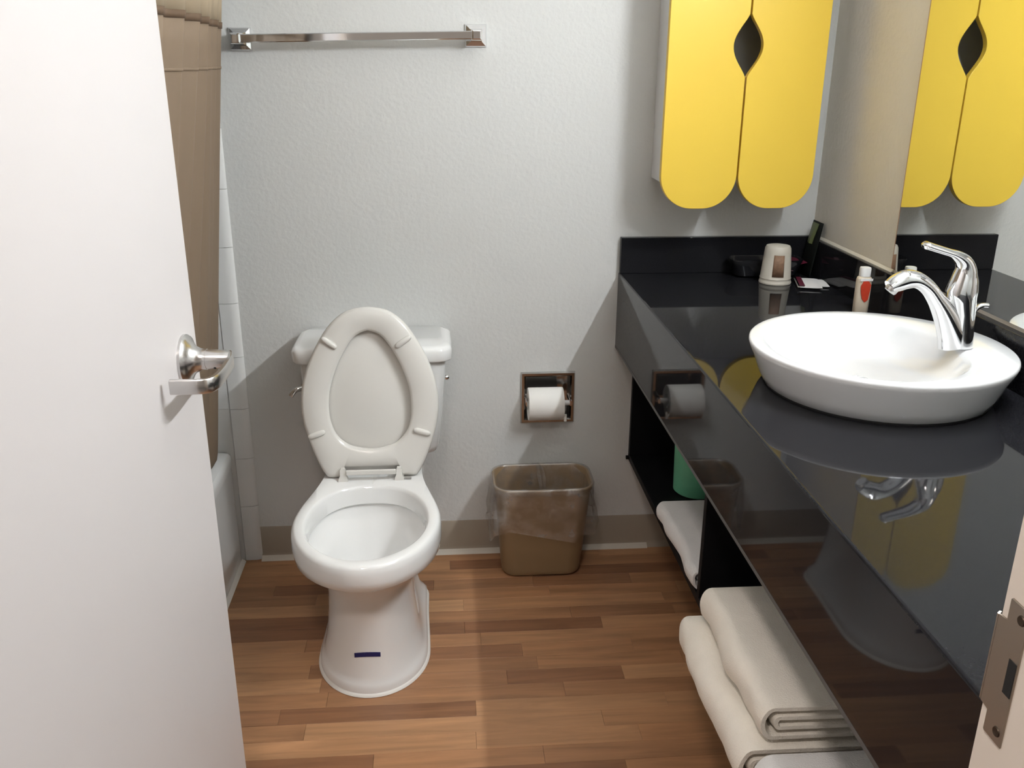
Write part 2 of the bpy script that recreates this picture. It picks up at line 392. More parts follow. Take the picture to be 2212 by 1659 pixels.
# lower panel: falls to the tub deck, folds over it into the basin
bm = B(); rows = []
zs = [SEAM - i*(SEAM-.395)/22 for i in range(23)]
for z in zs: rows.append([bm.verts.new(cur(i/CN, z)) for i in range(CN+1)])
for xx, z in ((-.6165, .376), (-.625, .3625), (-.645, .3575), (-.668, .3570), (-.688, .3500), (-.703, .328), (-.715, .27), (-.725, .20)):
    rows.append([bm.verts.new((xx + .002*math.sin(i*.39), cur(i/CN, .395)[1], z)) for i in range(CN+1)])
for a, b in zip(rows, rows[1:]):
    for i in range(CN): bm.faces.new((a[i], a[i+1], b[i+1], b[i]))
o = build('lower_panel', bm, curtain_m, cu, smooth=60); solid(o, .001)
o = build('seam', sheet([SEAM+.004, SEAM-.009], .0016), seam_m, cu, smooth=60); solid(o, .0015)
o = build('seam', sheet([1.372, 1.366], .0012), curtain_m, cu, smooth=60); solid(o, .0012)
for i in range(12):
    y = CY0 + (CY1-CY0)*(i+.5)/12
    n = 20; bm = B(); pts = [(rod_x(y), y + .0, RZ-.004) for _ in (0,)]
    path = [(rod_x(y)+.0205*math.cos(2*PI*k/n), y, RZ-.0075+.0215*math.sin(2*PI*k/n)) for k in range(n)]
    loops = [[Vector(p)+Vector((.0016*math.cos(q)*math.cos(2*PI*k/n), .0016*math.sin(q), .0016*math.cos(q)*math.sin(2*PI*k/n))) for q in (0, PI/2, PI, 1.5*PI)] for k, p in enumerate(path)]
    build('ring', loft(bm, loops + [loops[0]], False, False), chrome, cu, smooth=60)

# ------------------------------------------------------------------ toilet
TXC = -.187
to = thing('toilet', (TXC, 1.98, 0), 'white toilet with raised seat and lid', 'toilet')
NF, NB = 18, 22
def egg(z, yf, yb, hw, yc, narrow=.0, er=.06, e=2.0):
    """closed plan outline: elliptical nose, sides running back to a squarer rear"""
    R_ = []
    for k in range(NF+1):
        a = PI/2*k/NF; R_.append((hw*math.sin(a)**(2/e) if a > 0 else 0, yc-(yc-yf)*math.cos(a)**(2/e) if k < NF else yc))
    for k in range(1, NB+1):
        s = k/NB; y = yc+(yb-yc)*s; sm = min(1, s/.62); sm = sm*sm*(3-2*sm)
        wv = hw*(1-narrow*sm); d = yb-y
        if d < er: wv -= er*(1-math.sqrt(max(0, 1-((er-d)/er)**2)))*.9
        R_.append((max(wv, .0), y))
    R_.append((0, yb))
    return [(TXC+x, y, z) for x, y in R_] + [(TXC-x, y, z) for x, y in R_[-2:0:-1]]
def oval(z, yf, yb, hw, yc):
    R_ = []
    for k in range(NF+1):
        a = PI/2*k/NF; R_.append((hw*math.sin(a), yc-(yc-yf)*math.cos(a)))
    for k in range(1, NB+1):
        a = PI/2*k/NB; R_.append((hw*math.cos(a)**.8, yc+(yb-yc)*math.sin(a)))
    R_.append((0, yb+.0005))
    return [(TXC+x, y, z) for x, y in R_] + [(TXC-x, y, z) for x, y in R_[-2:0:-1]]
L = [egg(.001, 1.742, 2.215, .131, 1.905, .04), egg(.020, 1.742, 2.215, .131, 1.905, .04), egg(.028, 1.746, 2.21, .126, 1.905, .05),
     egg(.045, 1.752, 2.205, .118, 1.905, .08), egg(.10, 1.757, 2.20, .109, 1.905, .12), egg(.16, 1.760, 2.20, .103, 1.905, .16), egg(.215, 1.760, 2.20, .101, 1.90, .15),
     egg(.25, 1.757, 2.21, .104, 1.89, .12), egg(.285, 1.745, 2.22, .114, 1.885, .10), egg(.303, 1.722, 2.24, .130, 1.88, .12), egg(.316, 1.694, 2.26, .147, 1.88, .18),
     egg(.324, 1.671, 2.28, .163, 1.88, .24), egg(.332, 1.661, 2.29, .1695, 1.88, .27), egg(.350, 1.657, 2.295, .1720, 1.88, .27), egg(.370, 1.658, 2.30, .1715, 1.88, .28), egg(.382, 1.660, 2.30, .170, 1.88, .28),
     egg(.388, 1.664, 2.298, .166, 1.88, .26), egg(.3905, 1.669, 2.296, .161, 1.88, .24),
     oval(.3905, 1.690, 2.054, .145, 1.872), oval(.388, 1.694, 2.050, .141, 1.872), oval(.380, 1.698, 2.046, .1375, 1.872), oval(.345, 1.702, 2.042, .134, 1.872),
     oval(.338, 1.694, 2.05, .140, 1.872), oval(.327, 1.699, 2.048, .135, 1.872), oval(.315, 1.713, 2.045, .125, 1.875), oval(.300, 1.740, 2.038, .109, 1.88), oval(.28, 1.762, 2.028, .096, 1.885),
     oval(.24, 1.776, 2.016, .087, 1.89), oval(.20, 1.790, 2.0, .078, 1.895), oval(.165, 1.812, 1.985, .062, 1.90), oval(.13, 1.83, 1.975, .05, 1.905), oval(.10, 1.85, 1.96, .04, 1.907)]
bowl = build('bowl', loft(B(), L), china, to, smooth=50)
build('water', loft(B(), [oval(.186, 1.7985, 1.9945, .0725, 1.897), oval(.1875, 1.7985, 1.9945, .0725, 1.897)]), water_m, bowl)
# foot sealant, side boss, bolt caps, blue mark
build('sealant', loft(B(), [egg(.0008, 1.7365, 2.22, .1365, 1.905, .04), egg(.004, 1.7385, 2.219, .1345, 1.905, .04), egg(.0075, 1.7415, 2.2155, .1315, 1.905, .04)]), white_caulk, bowl, smooth=60)
bm = B(); pts = []
for k in range(9):
    x = -.030 + .060*k/8
    pts.append(x)
def pedy(x, z):   # front of the pedestal (between the sections at z = .10 and .16)
    hw = .109-(z-.10)/.06*.006; yf = 1.757+(z-.10)/.06*.003
    return 1.905-(1.905-yf)*math.sqrt(max(0, 1-(x/hw)**2))
L = [[(TXC-.004+x, pedy(x-.004, .104)-.0012, .0935+.0050*(1-(abs(k-4)/4)**2)+.0002*k) for k, x in enumerate(pts)], [(TXC-.004+x, pedy(x-.004, .112)-.0012, .1050+.0050*(1-(abs(k-4)/4)**2)+.0002*k) for k, x in enumerate(pts)]]
bm = B(); rows = [[bm.verts.new(p) for p in r] for r in L] + [[bm.verts.new((p[0], p[1]+.0016, p[2])) for p in r] for r in L[::-1]]
for a, b in zip(rows, rows[1:]+rows[:1]):
    for i in range(8): bm.faces.new((a[i], a[i+1], b[i+1], b[i]))
build('blue_mark', bm, blue_ink, bowl, label='short dark blue strip on the pedestal')
# tank
L = []
for hw, d0, d1, z, r in ((.140, .02, .150, .392, .03), (.158, .012, .172, .400, .035), (.166, .010, .178, .42, .035), (.176, .008, .186, .52, .035), (.187, .007, .194, .655, .035), (.187, .007, .194, .662, .035)):
    L.append([(x, y, z) for x, y in rrect(-.184-hw, -.184+hw, D-d1, D-d0, r)])
tank = build('tank', loft(B(), L), china, to, smooth=50)
L = []
for g, z in ((-.006, .6625), (-.001, .6645), (.001, .669), (.001, .692), (-.002, .699), (-.008, .7035), (-.018, .705)):
    L.append([(x, y, z) for x, y in rrect(-.184-.202-g, -.184+.202+g, D-.205-g, D-.004, .038)])
build('tank_lid', loft(B(), L), china, to, smooth=50)
lev = build('flush_lever', disc_axis(B(), [(.013, 0), (.013, .004), (.009, .008), (.009, .013)], (-.352, D-.1925, .605), (0, -1, 0), 20), chrome, tank, smooth=40)
build('flush_arm', tube(B(), smooth_curve([(-.352, D-.2055, .605), (-.372, D-.211, .602), (-.382, D-.213, .596), (-.390, D-.212, .586)], 4), (.0045, .0065), 12), chrome, lev, smooth=60)
build('side_button', disc_axis(B(), [(.0065, 0), (.0065, .006), (.004, .010)], (.0005, D-.150, .606), (1, 0, 0), 16), chrome, tank, smooth=40)
# seat ring, lid (both raised), hinge, bumpers -- plane leaning back 10 degrees
LEAN = math.radians(10); SP = Vector((-.188, 2.090, .397)); SU = Vector((0, math.sin(LEAN), math.cos(LEAN))); SNn = Vector((0, -math.cos(LEAN), math.sin(LEAN)))
def sp3(u, v, t): return SP + Vector((u, 0, 0)) + SU*v + SNn*t
outer_r = [(0, .427), (.032, .423), (.060, .412), (.094, .382), (.124, .337), (.150, .283), (.165, .230), (.1695, .184), (.165, .138), (.154, .097), (.139, .053), (.122, .016), (.110, .000)]
inner_r = [(0, .369), (.020, .363), (.038, .349), (.058, .320), (.080, .276), (.096, .228), (.1015, .182), (.098, .140), (.085, .108), (.058, .083), (.028, .073), (.010, .070), (0, .0695)]
def half(pts, n):
    cvv = smooth_curve([(a, b, 0) for a, b in pts], 12)
    ln = [0]
    for a, b in zip(cvv, cvv[1:]): ln.append(ln[-1]+(b-a).length)
    out = []
    for k in range(n+1):
        t = ln[-1]*k/n; j = 0
        while j < len(ln)-2 and ln[j+1] < t: j += 1
        f = (t-ln[j])/max(1e-9, ln[j+1]-ln[j]); q = cvv[j].lerp(cvv[j+1], f); out.append((q.x, q.y))
    return out
def ringloop(pts): return pts + [(-x, y) for x, y in pts[-2:0:-1]]
NN = 40
oh = half(outer_r[:-1]+[(.112, .002)], NN-8) + [(.104, .0), (.090, .0), (.079, .0), (.0785, .023), (.060, .0245), (.040, .0245), (.020, .0245), (.0, .0245)]
ih = half(inner_r, NN)
def shrink(l, f, cy=.2): return [(x*f, cy+(y-cy)*f) for x, y in l]
O, I = ringloop(oh), ringloop(ih)
def mixl(a, b, f): return [(p[0]*(1-f)+q[0]*f, p[1]*(1-f)+q[1]*f) for p, q in zip(a, b)]
def lp(l, t): return [sp3(u, v, t) for u, v in l]
L = [lp(O, -.012), lp(mixl(O, I, -.02), -.006), lp(mixl(O, I, .02), .000), lp(mixl(O, I, .10), .004), lp(mixl(O, I, .5), .0045), lp(mixl(O, I, .88), .002), lp(mixl(O, I, .98), -.002), lp(I, -.008), lp(mixl(O, I, .98), -.018), lp(mixl(O, I, .9), -.0205), lp(mixl(O, I, .12), -.0175), lp(O, -.012)]
L[-1] = None
bm = B(); rows = [[bm.verts.new(p) for p in l] for l in L[:-1]]
n = len(rows[0])
for a, b in zip(rows, rows[1:]+rows[:1]):
    for i in range(n): bm.faces.new((a[i], a[(i+1) % n], b[(i+1) % n], b[i]))
seat = build('seat_ring', bm, seat_m, to, smooth=50)
for x0, y0, x1, y1 in ((-.112, .354, -.076, .328), (.106, .354, .068, .328), (-.155, .105, -.112, .119), (.106, .119, .149, .106)):
    bm = B(); P0 = sp3(x0, y0, .0055); P1 = sp3(x1, y1, .0055)
    tube(bm, [P0.lerp(P1, f) for f in (0, .06, .2, .5, .8, .94, 1)], [(.002, .002), (.0052, .0048), (.0072, .0062), (.0075, .0064), (.0072, .0062), (.0052, .0048), (.002, .002)], 14, up=SNn)
    build('bumper', bm, seat_m, seat, smooth=60)
O = ringloop(half(outer_r[:-1]+[(.112, .002)], NN-8) + [(.112-.112*(k/8), .000) for k in range(1, 9)])
Ol = shrink(O, .985)
L = [lp(shrink(O, .97), -.0225), lp(Ol, -.025), lp(shrink(O, .995), -.031), lp(shrink(O, .97), -.038), lp(shrink(O, .85), -.0405), lp(shrink(O, .4), -.042)]
lid = build('lid', loft(B(), L), seat_m, to, smooth=50)
# hinge: two posts on the bowl and a bar
hy = 2.083
for x in (-.072, .068):
    bm = B(); loft(bm, [[(-.188+x+a*wd*1.15, hy+b*wd*.8-.001, z) for a, b in ((-1, -1), (1, -1), (1, 1), (-1, 1))] for wd, z in ((.0105, .3905), (.0095, .398), (.0065, .405), (.006, .420), (.004, .425))])
    build('hinge_post', bm, seat_m, seat, smooth=30)
build('hinge_bar', box(B(), -.188-.064, -.188+.060, hy-.012, hy-.004, .409, .4215, .002), seat_m, seat)
build('hinge_cap', box(B(), -.188+.078, -.188+.098, hy-.006, hy+.006, .391, .396, .002), mat('hinge_shadow_grey', (.3, .29, .27), .4), seat)  # grey here paints in the shade beside the hinge

# ------------------------------------------------------------------ recessed paper holder + roll
ph = thing('paper_holder', (.2895, D, .412), 'chrome recessed toilet paper holder set in the wall', 'paper holder')
bm = B()
X0, X1, Z0, Z1 = .2125, .3665, .4115, .5645
def rectl(i, y): return [(X0+i, y, Z0+i), (X1-i, y, Z0+i), (X1-i, y, Z1-i), (X0+i, y, Z1-i)]
loft(bm, [rectl(0, D-.0005), rectl(0, D-.003), rectl(.003, D-.008), rectl(.010, D-.008), rectl(.0135, D-.003), rectl(.0150, D+.052)], False, True)
build('recess', bm, mat('dark_chrome', (.46, .45, .44), .12, 1), ph)
RX, RY, RZr = .2795, D-.036, .4835
for s, x in ((-1, .2285), (1, .3505)):
    build('post', tube(B(), [(x, D+.01, RZr), (x, D-.012, RZr), (x, RY-.006, RZr)], [(.005, .012), (.005, .010), (.005, .008)], 14), chrome, ph, smooth=50)
build('spindle', disc_axis(B(), [(.0075, 0), (.0075, .117)], (.231, RY, RZr), (1, 0, 0), 18), plastic_w, ph, smooth=50)
bm = B()
bm_p = [(.0195, 0), (.0455, .0), (.0465, .002), (.0465, .096), (.0455, .098), (.0195, .098), (.0195, 0)]
ax = Vector((1, 0, 0)); nn = 40
loops = [[(.2305+t, RY+r*math.cos(2*PI*k/nn), RZr-.002+r*math.sin(2*PI*k/nn)) for k in range(nn)] for r, t in bm_p[:-1]]
rows = [[bm.verts.new(p) for p in l] for l in loops]
for a, b in zip(rows, rows[1:]+rows[:1]):
    for i in range(nn): bm.faces.new((a[i], a[(i+1) % nn], b[(i+1) % nn], b[i]))
roll = build('toilet_roll', bm, paper, None, smooth=40, label='white toilet paper roll on the chrome wall holder', cat='toilet roll', center=True)
rt = thing_loc = None
bm = B(); box(bm, .329, .337, RY-.030, RY-.026, RZr-.046, RZr-.024, .0015, 1)
build('loose_sheet', bm, paper, roll)

# ------------------------------------------------------------------ waste bin with clear liner
bn = thing('waste_bin', (.266, 2.280, 0), 'beige plastic waste bin with a clear liner, standing below the toilet paper holder', 'waste bin')
def binr(z, g=0, r=.045):
    f = z/.287; x0 = .152+(.1315-.152)*f; x1 = .377+(.399-.377)*f; y0 = 2.226+(2.200-2.226)*f; y1 = 2.352+(2.366-2.352)*f
    return [(x, y, z) for x, y in rrect(x0-g, x1+g, y0-g, y1+g, r+g, 10)]
L = [binr(.001, -.012), binr(.004, -.005), binr(.010, -.0005), binr(.02), binr(.10), binr(.20), binr(.272), binr(.274, .004), binr(.286, .005), binr(.2885, .003), binr(.2885, -.001), binr(.286, -.003), binr(.2, -.003), binr(.012, -.004), binr(.006, -.010)]
build('bin_shell', loft(B(), L), can_m, bn, smooth=40)
n = len(binr(.1))
def linr(z, g, wob, ph_):
    base = binr(z, g); out = []
    cx, cy = .2655, 2.283
    for i, p in enumerate(base):
        v = Vector(p); dr_ = Vector((v.x-cx, v.y-cy, 0)).normalized()
        nz = noise.noise(Vector((v.x*24, v.y*24, z*16+ph_)))
        g2 = wob*nz
        q = v + dr_*max(g2, -g*.6)
        if q.y > D-.0045: q.y = D-.0045
        out.append(q)
    return out
Ls = [linr(.15, -.016, .010, 3), linr(.21, -.012, .008, 4), linr(.265, -.008, .003, 5), linr(.287, -.0055, .0, 5), linr(.2925, .001, .0, 5), linr(.290, .0078, .001, 5), linr(.268, .0105, .006, 6), linr(.235, .012, .012, 7), linr(.20, .013, .016, 8), linr(.17, .014, .02, 9)]
last = []
for i, p in enumerate(linr(.148, .016, .022, 10)):
    a = math.atan2(p.y-2.283, p.x-.2655)
    last.append(Vector((p.x, p.y, .146 + .022*math.sin(a*3+1.1) + .014*math.sin(a*7) + .008*noise.noise(p*60))))
# left and right corners hang out a little
for Lp, k in ((Ls[-2], .5), (Ls[-1], .8), (last, 1.0)):
    for p in Lp:
        e = abs(p.x-.2655)/.14
        if e > .85 and p.y < 2.335: p.x += math.copysign(.016*k, p.x-.2655)
Ls.append(last)
o = build('liner_bag', loft(B(), Ls, False, False), film, bn, smooth=80, label='clear plastic bin liner folded over the rim')
# tucked pleat rising from the rim
bm = B()
L = []
for k, (x, y, z, wd) in enumerate(((.262, 2.362, .296, .004), (.266, 2.350, .288, .010), (.270, 2.335, .265, .012), (.273, 2.322, .235, .009), (.275, 2.312, .20, .004))):
    L.append([(x-wd, y, z), (x-wd*.2, y-.006, z+.003), (x+wd*.4, y+.003, z), (x+wd, y-.003, z-.002)])
build('liner_pleat', loft(bm, L, False, False, False), film, bn, smooth=80)

# ------------------------------------------------------------------ towel bar
tb_ = thing('towel_bar', (-.19, D, 1.438), 'chrome towel bar with square posts on the wall above the toilet', 'towel bar')
ZL, ZR_ = 1.434, 1.4455
for x, z in ((-.477, ZL), (.0935, ZR_)):
    bm = B(); L = []
    for h, d in ((.0265, .0003), (.0265, .004), (.024, .008), (.015, .013), (.0125, .03), (.0125, .060), (.011, .0655), (.008, .067)):
        L.append([(x+a*h, D-d, z+b*h) for a, b in ((-1, -1), (1, -1), (1, 1), (-1, 1))])
    build('post', loft(bm, L), chrome, tb_, smooth=25)
bm = B(); loft(bm, [[(x, D-.054+a*.0085, z+b*.0095) for a, b in ((-1, -.8), (-.8, -1), (.8, -1), (1, -.8), (1, .8), (.8, 1), (-.8, 1), (-1, .8))] for x, z in ((-.470, ZL), (.0865, ZR_))])
build('bar', bm, chrome, tb_, smooth=30)

# ------------------------------------------------------------------ vanity: shelf unit, counter
CZ = .847; CX = .477
YV = .600      # near end of the vanity (hidden by the jamb)
sh = thing('shelf_unit', (.77, 1.48, .29), 'black open shelf unit hung below the counter', 'shelf')
build('bottom_board', box(B(), .530, .992, YV+.03, D-.002, .290, .308, .001, 1), black_lam, sh)
build('back_panel', box(B(), .992, XR-.002, YV+.03, D-.002, .290, CZ-.026), black_lam, sh)
for y in (D-.020, 1.624, YV+.030):
    build('divider', box(B(), .530, .992, y, y+.018, .308, CZ-.026, .001, 1), black_lam, sh)
build('hanger_bolt', disc_axis(B(), [(.006, 0), (.006, .008)], (.530, D-.012, .299), (-1, 0, 0), 14), black_lam, sh, smooth=40)
ct = thing('vanity_counter', (.74, 1.48, CZ), 'polished black stone counter with deep front apron and backsplash', 'counter')
ra = .004
prof = [(CX+ra-ra*math.cos(q), CZ-ra+ra*math.sin(q)) for q in [PI/2*k/4 for k in range(5)]]
prof += [(XR-.001, CZ), (XR-.001, CZ-.022), (CX+.022, CZ-.022), (CX+.022, .635), (CX+.020, .633)]
prof += [(CX+ra-ra*math.sin(q), .633+ra-ra*math.cos(q)) for q in [PI/2*k/4 for k in range(5)]]
build('top_and_apron', prism(B(), prof, lambda u, v, t: (u, t, v), YV, D-.001), granite, ct)
build('backsplash', box(B(), CX+.001, XR-.001, D-.020, D-.001, CZ, CZ+.097, .0015, 2), granite, ct)
build('backsplash', box(B(), XR-.020, XR-.001, YV, D-.0205, CZ, CZ+.097, .0015, 2), granite, ct)
build('sealant', prism(B(), [(0, 0), (.006, 0), (.003, .003), (0, .0055)], lambda u, v, t: (XR-.0005-u, t, CZ+.097+v), 1.922, D-.02), mat('cream_caulk', (.60, .56, .47), .5), ct, smooth=60)

build('edge_strip', box(B(), CX-.0004, CX+.004, YV, D-.0015, .6328, .6402), mat('bevel_highlight_grey', (.10, .098, .095), .55), ct)  # highlight along the apron's lower bevel, painted as a grey strip

# mirror
mi = thing('wall_mirror', (XR, 1.28, .952), 'large frameless mirror on the wall above the counter', 'mirror')
build('glass', box(B(), XR-.006, XR-.001, .64, 1.9215, .9525, 1.725), mirror_m, mi)
build('edge', box(B(), XR-.0064, XR-.001, 1.9215, 1.9232, .9525, 1.725), mirror_edge, mi)

# ------------------------------------------------------------------ yellow wall cabinet
cb = thing('wall_cabinet', (.735, D, 1.10), 'white wall cabinet with two yellow doors and a leaf shaped cutout', 'cabinet')
KX0, KX1, KY, KZ0, KZ1 = .553, .915, 2.238, 1.100, 1.72
build('side_panel', box(B(), KX0, KX0+.016, KY, D-.001, KZ0, KZ1, .0008, 1), white_lam, cb)
build('side_panel', box(B(), KX1-.016, KX1, KY, D-.001, KZ0, KZ1, .0008, 1), white_lam, cb)
build('bottom_panel', box(B(), KX0+.016, KX1-.016, KY, D-.001, KZ0, KZ0+.016), white_lam, cb)
build('top_panel', box(B(), KX0+.016, KX1-.016, KY, D-.001, KZ1-.016, KZ1), white_lam, cb)
build('back_panel', box(B(), KX0+.016, KX1-.016, D-.008, D-.001, KZ0+.016, KZ1-.016), white_lam, cb)
def door_outline(xo, xm, sgn):
    """xo outer edge, xm meeting edge; rounded lower and upper corners, half a leaf cut from the meeting edge"""
    z0, z1, r, lc_, lh, lw = 1.043, 1.775, .082, 1.423, .070, .0335
    pts = []
    def arc(cx, cz, a0, a1, n=20):
        for k in range(n+1):
            a = a0+(a1-a0)*k/n; pts.append((cx+sgn*r*math.cos(a), cz+r*math.sin(a)))
    # coordinates written for sgn=+1 : outer edge on the -x side, meeting edge on the +x side
    ro = r
    arc(xo+sgn*ro, z0+ro, PI, 1.5*PI); arc(xm-sgn*ro, z0+ro, 1.5*PI, 2*PI)
    for k in range(21):
        t = -1+2*k/20; z = lc_+t*lh
        pts.append((xm-sgn*lw*(math.cos(t*PI/2)**1.25 if abs(t) < 1 else 0), z))
    arc(xm-sgn*ro, z1-ro, 0, .5*PI); arc(xo+sgn*ro, z1-ro, .5*PI, PI)
    return pts
build('door', prism(B(), door_outline(.538, .7272, 1), lambda u, v, t: (u, t, v), 2.218, 2.236, .001), yellow, cb)
build('door', prism(B(), door_outline(.9215, .7315, -1), lambda u, v, t: (u, t, v), 2.218, 2.236, .001), yellow, cb)

# vanity tube light above the mirror (out of the picture)
vl = thing('vanity_light', (XR, 1.20, 1.80), 'white tube light above the mirror', 'light')
build('housing', box(B(), XR-.040, XR-.001, .88, 1.52, 1.765, 1.835, .004), white_lam, vl)
build('tube', tube(B(), [(.940, .90, 1.79), (.940, 1.50, 1.79)], .014, 20), tube_m, vl, smooth=50)
build('light_block_lip', box(B(), .9365, XR-.038, .885, 1.515, 1.768, 1.772), white_lam, vl)  # unseen lip, added to cut the tube's light falling on the sink
for y in (.885, 1.50):
    build('end_cap', box(B(), .908, XR-.039, y, y+.015, 1.772, 1.828, .003), white_lam, vl)

# hallway ceiling lamp (behind the camera)
hl = thing('hall_lamp', (-.22, .05, ZC), 'round ceiling lamp in the hallway', 'light')
build('base', lathe(B(), [(.13, -.02), (.13, 0)], (-.22, .05, ZC-.001), 40), white_lam, hl)
build('dome', lathe(B(), [(.03, -.075), (.08, -.065), (.11, -.045), (.122, -.02)], (-.22, .05, ZC-.001), 40), dome_m, hl, smooth=60)
la = bpy.data.lights.new('hall_lamp_light', 'AREA'); la.shape = 'DISK'; la.size = .24; la.energy = HALL_WATTS; la.color = (1.0, .90, .84)
lo_ = bpy.data.objects.new('hall_lamp_light', la); link(lo_, hl); lo_.location = (0, 0, -.082)

# ------------------------------------------------------------------ sink + faucet
SC = (.756, 1.452); RIM = .925
sk = thing('sink', (SC[0], SC[1], CZ), 'round white vessel sink on the black counter', 'sink')
n = 72
def circ(r, z, c=SC, sy=1.0): return [(c[0]+r*math.cos(2*PI*k/n), c[1]+r*sy*math.sin(2*PI*k/n), z) for k in range(n)]
bc = (.728, 1.452)
def basin(rx, ry, z, c=bc): return [(c[0]+rx*math.cos(2*PI*k/n), c[1]+ry*math.sin(2*PI*k/n), z) for k in range(n)]
L = [circ(.186, CZ+.0015), circ(.191, CZ+.005), circ(.200, CZ+.022), circ(.2105, CZ+.050), circ(.2185, RIM-.012), circ(.2205, RIM-.005), circ(.2195, RIM-.0012), circ(.217, RIM),
     basin(.166, .194, RIM-.0012), basin(.162, .190, RIM-.0045), basin(.156, .184, RIM-.012), basin(.143, .170, RIM-.032), basin(.120, .145, RIM-.052), basin(.08, .10, RIM-.064), basin(.024, .024, RIM-.069)]
# keep the deck wall behind the basin clear of the outer wall
bowl2 = build('basin', loft(B(), L), sink_china, sk, smooth=50)
build('drain', lathe(B(), [(.023, 0), (.023, .002), (.018, .003), (.016, .0015), (.004, .002)], (bc[0], bc[1], RIM-.0685), 24), chrome, sk, smooth=40)
# shadow gap under the sink foot, painted as a dark ring
build('foot_shadow_ring', lathe(B(), [(.188, 0), (.188, .003)], (SC[0], SC[1], CZ+.0002), 48), dark_m, sk)
fx = thing('faucet', (.888, 1.432, RIM), 'chrome single lever faucet standing on the sink rim', 'faucet')
FY = 1.432
def fprof(cl, rad, up=Vector((0, 1, 0)), nn=20):
    return tube(B(), [(x, FY, z) for x, z in cl], rad, nn, up=up)
# body: broad conical column leaning slightly, from the deck to the cap
bodyc = [(.888, RIM+.0005), (.888, RIM+.006), (.8875, .955), (.885, .985), (.880, 1.008), (.8775, 1.024), (.879, 1.042), (.877, 1.058), (.872, 1.068), (.866, 1.072)]
bodyr = [(.0235, .0240), (.0230, .0235), (.0215, .021), (.0215, .0205), (.0245, .0225), (.0265, .0235), (.0225, .021), (.0175, .018), (.012, .013), (.005, .006)]
# radius pair is (side axis in x-z plane, axis along y)
build('body', fprof(bodyc, bodyr), chrome, fx, smooth=60)
spk = [(.879, RIM+.0008, .0255, .0225), (.874, .945, .0245, .0215), (.864, .968, .0225, .0205), (.850, .990, .0185, .0195), (.833, 1.011, .0140, .0185), (.816, 1.030, .0130, .0180), (.796, 1.0425, .0140, .0175), (.777, 1.0440, .0165, .0170), (.760, 1.0375, .0150, .0165), (.749, 1.0320, .0105, .0150)]
spc = [tuple(p)[:2] for p in smooth_curve([(a, b, 0) for a, b, _, _ in spk], 4)]
spr = [tuple(p)[:2] for p in smooth_curve([(c_, d_, 0) for _, _, c_, d_ in spk], 4)]
build('spout', fprof(spc, spr), chrome, fx, smooth=60)
build('aerator', disc_axis(B(), [(.0105, -.004), (.0108, .004), (.0095, .0065)], (.7545, FY, 1.0285), (-.62, 0, -.78), 20), satin, fx, smooth=50)
hc = [tuple(p)[:2] for p in smooth_curve([(.878, 1.036, 0), (.879, 1.056, 0), (.872, 1.073, 0), (.855, 1.0845, 0), (.831, 1.0925, 0), (.811, 1.0985, 0), (.7965, 1.1035, 0)], 5)]
m_ = len(hc)
hr = [(.021-.0143*min(1, (i/(m_*.55))), .021-.0085*(i/m_)) for i in range(m_)]; hr[-1] = (.002, .006); hr[-2] = (.003, .0085)
build('lever_handle', fprof(hc, hr), chrome, fx, smooth=60)
build('lift_rod', tube(B(), smooth_curve([(.903, FY, .978), (.909, FY, .989), (.917, FY, .9965), (.929, FY, .9965)], 4), [(.0032, .0032)]*6+[(.0042, .004)]*7, 12), chrome, fx, smooth=60)

# ------------------------------------------------------------------ things on the counter
cu2 = thing('paper_cup', (.862, 2.244, CZ), 'cream paper cup turned upside down on the black counter', 'cup')
build('cup_wall', lathe(B(), [(.0405, .0005), (.0412, .003), (.0405, .006), (.0392, .008), (.0392, .013), (.0400, .0145), (.0388, .017), (.0335, .082), (.0325, .091), (.0295, .097), (.022, .0985)], (.862, 2.244, CZ), 40), cup_m, cu2, smooth=40)
bm = B(); rows = []
for z, r in ((.0215, .0386), (.050, .0362), (.077, .0341)):
    rows.append([bm.verts.new((.862+(r+.0004)*math.sin(a), 2.244-(r+.0004)*math.cos(a), CZ+z)) for a in [(-.58+k*.095) for k in range(9)]])
for a, b in zip(rows, rows[1:]):
    for i in range(8): bm.faces.new((a[i], a[i+1], b[i+1], b[i]))
o = build('printed_panel', bm, print_brown, cu2, smooth=60, label='brown printed panel'); solid(o, .0006)

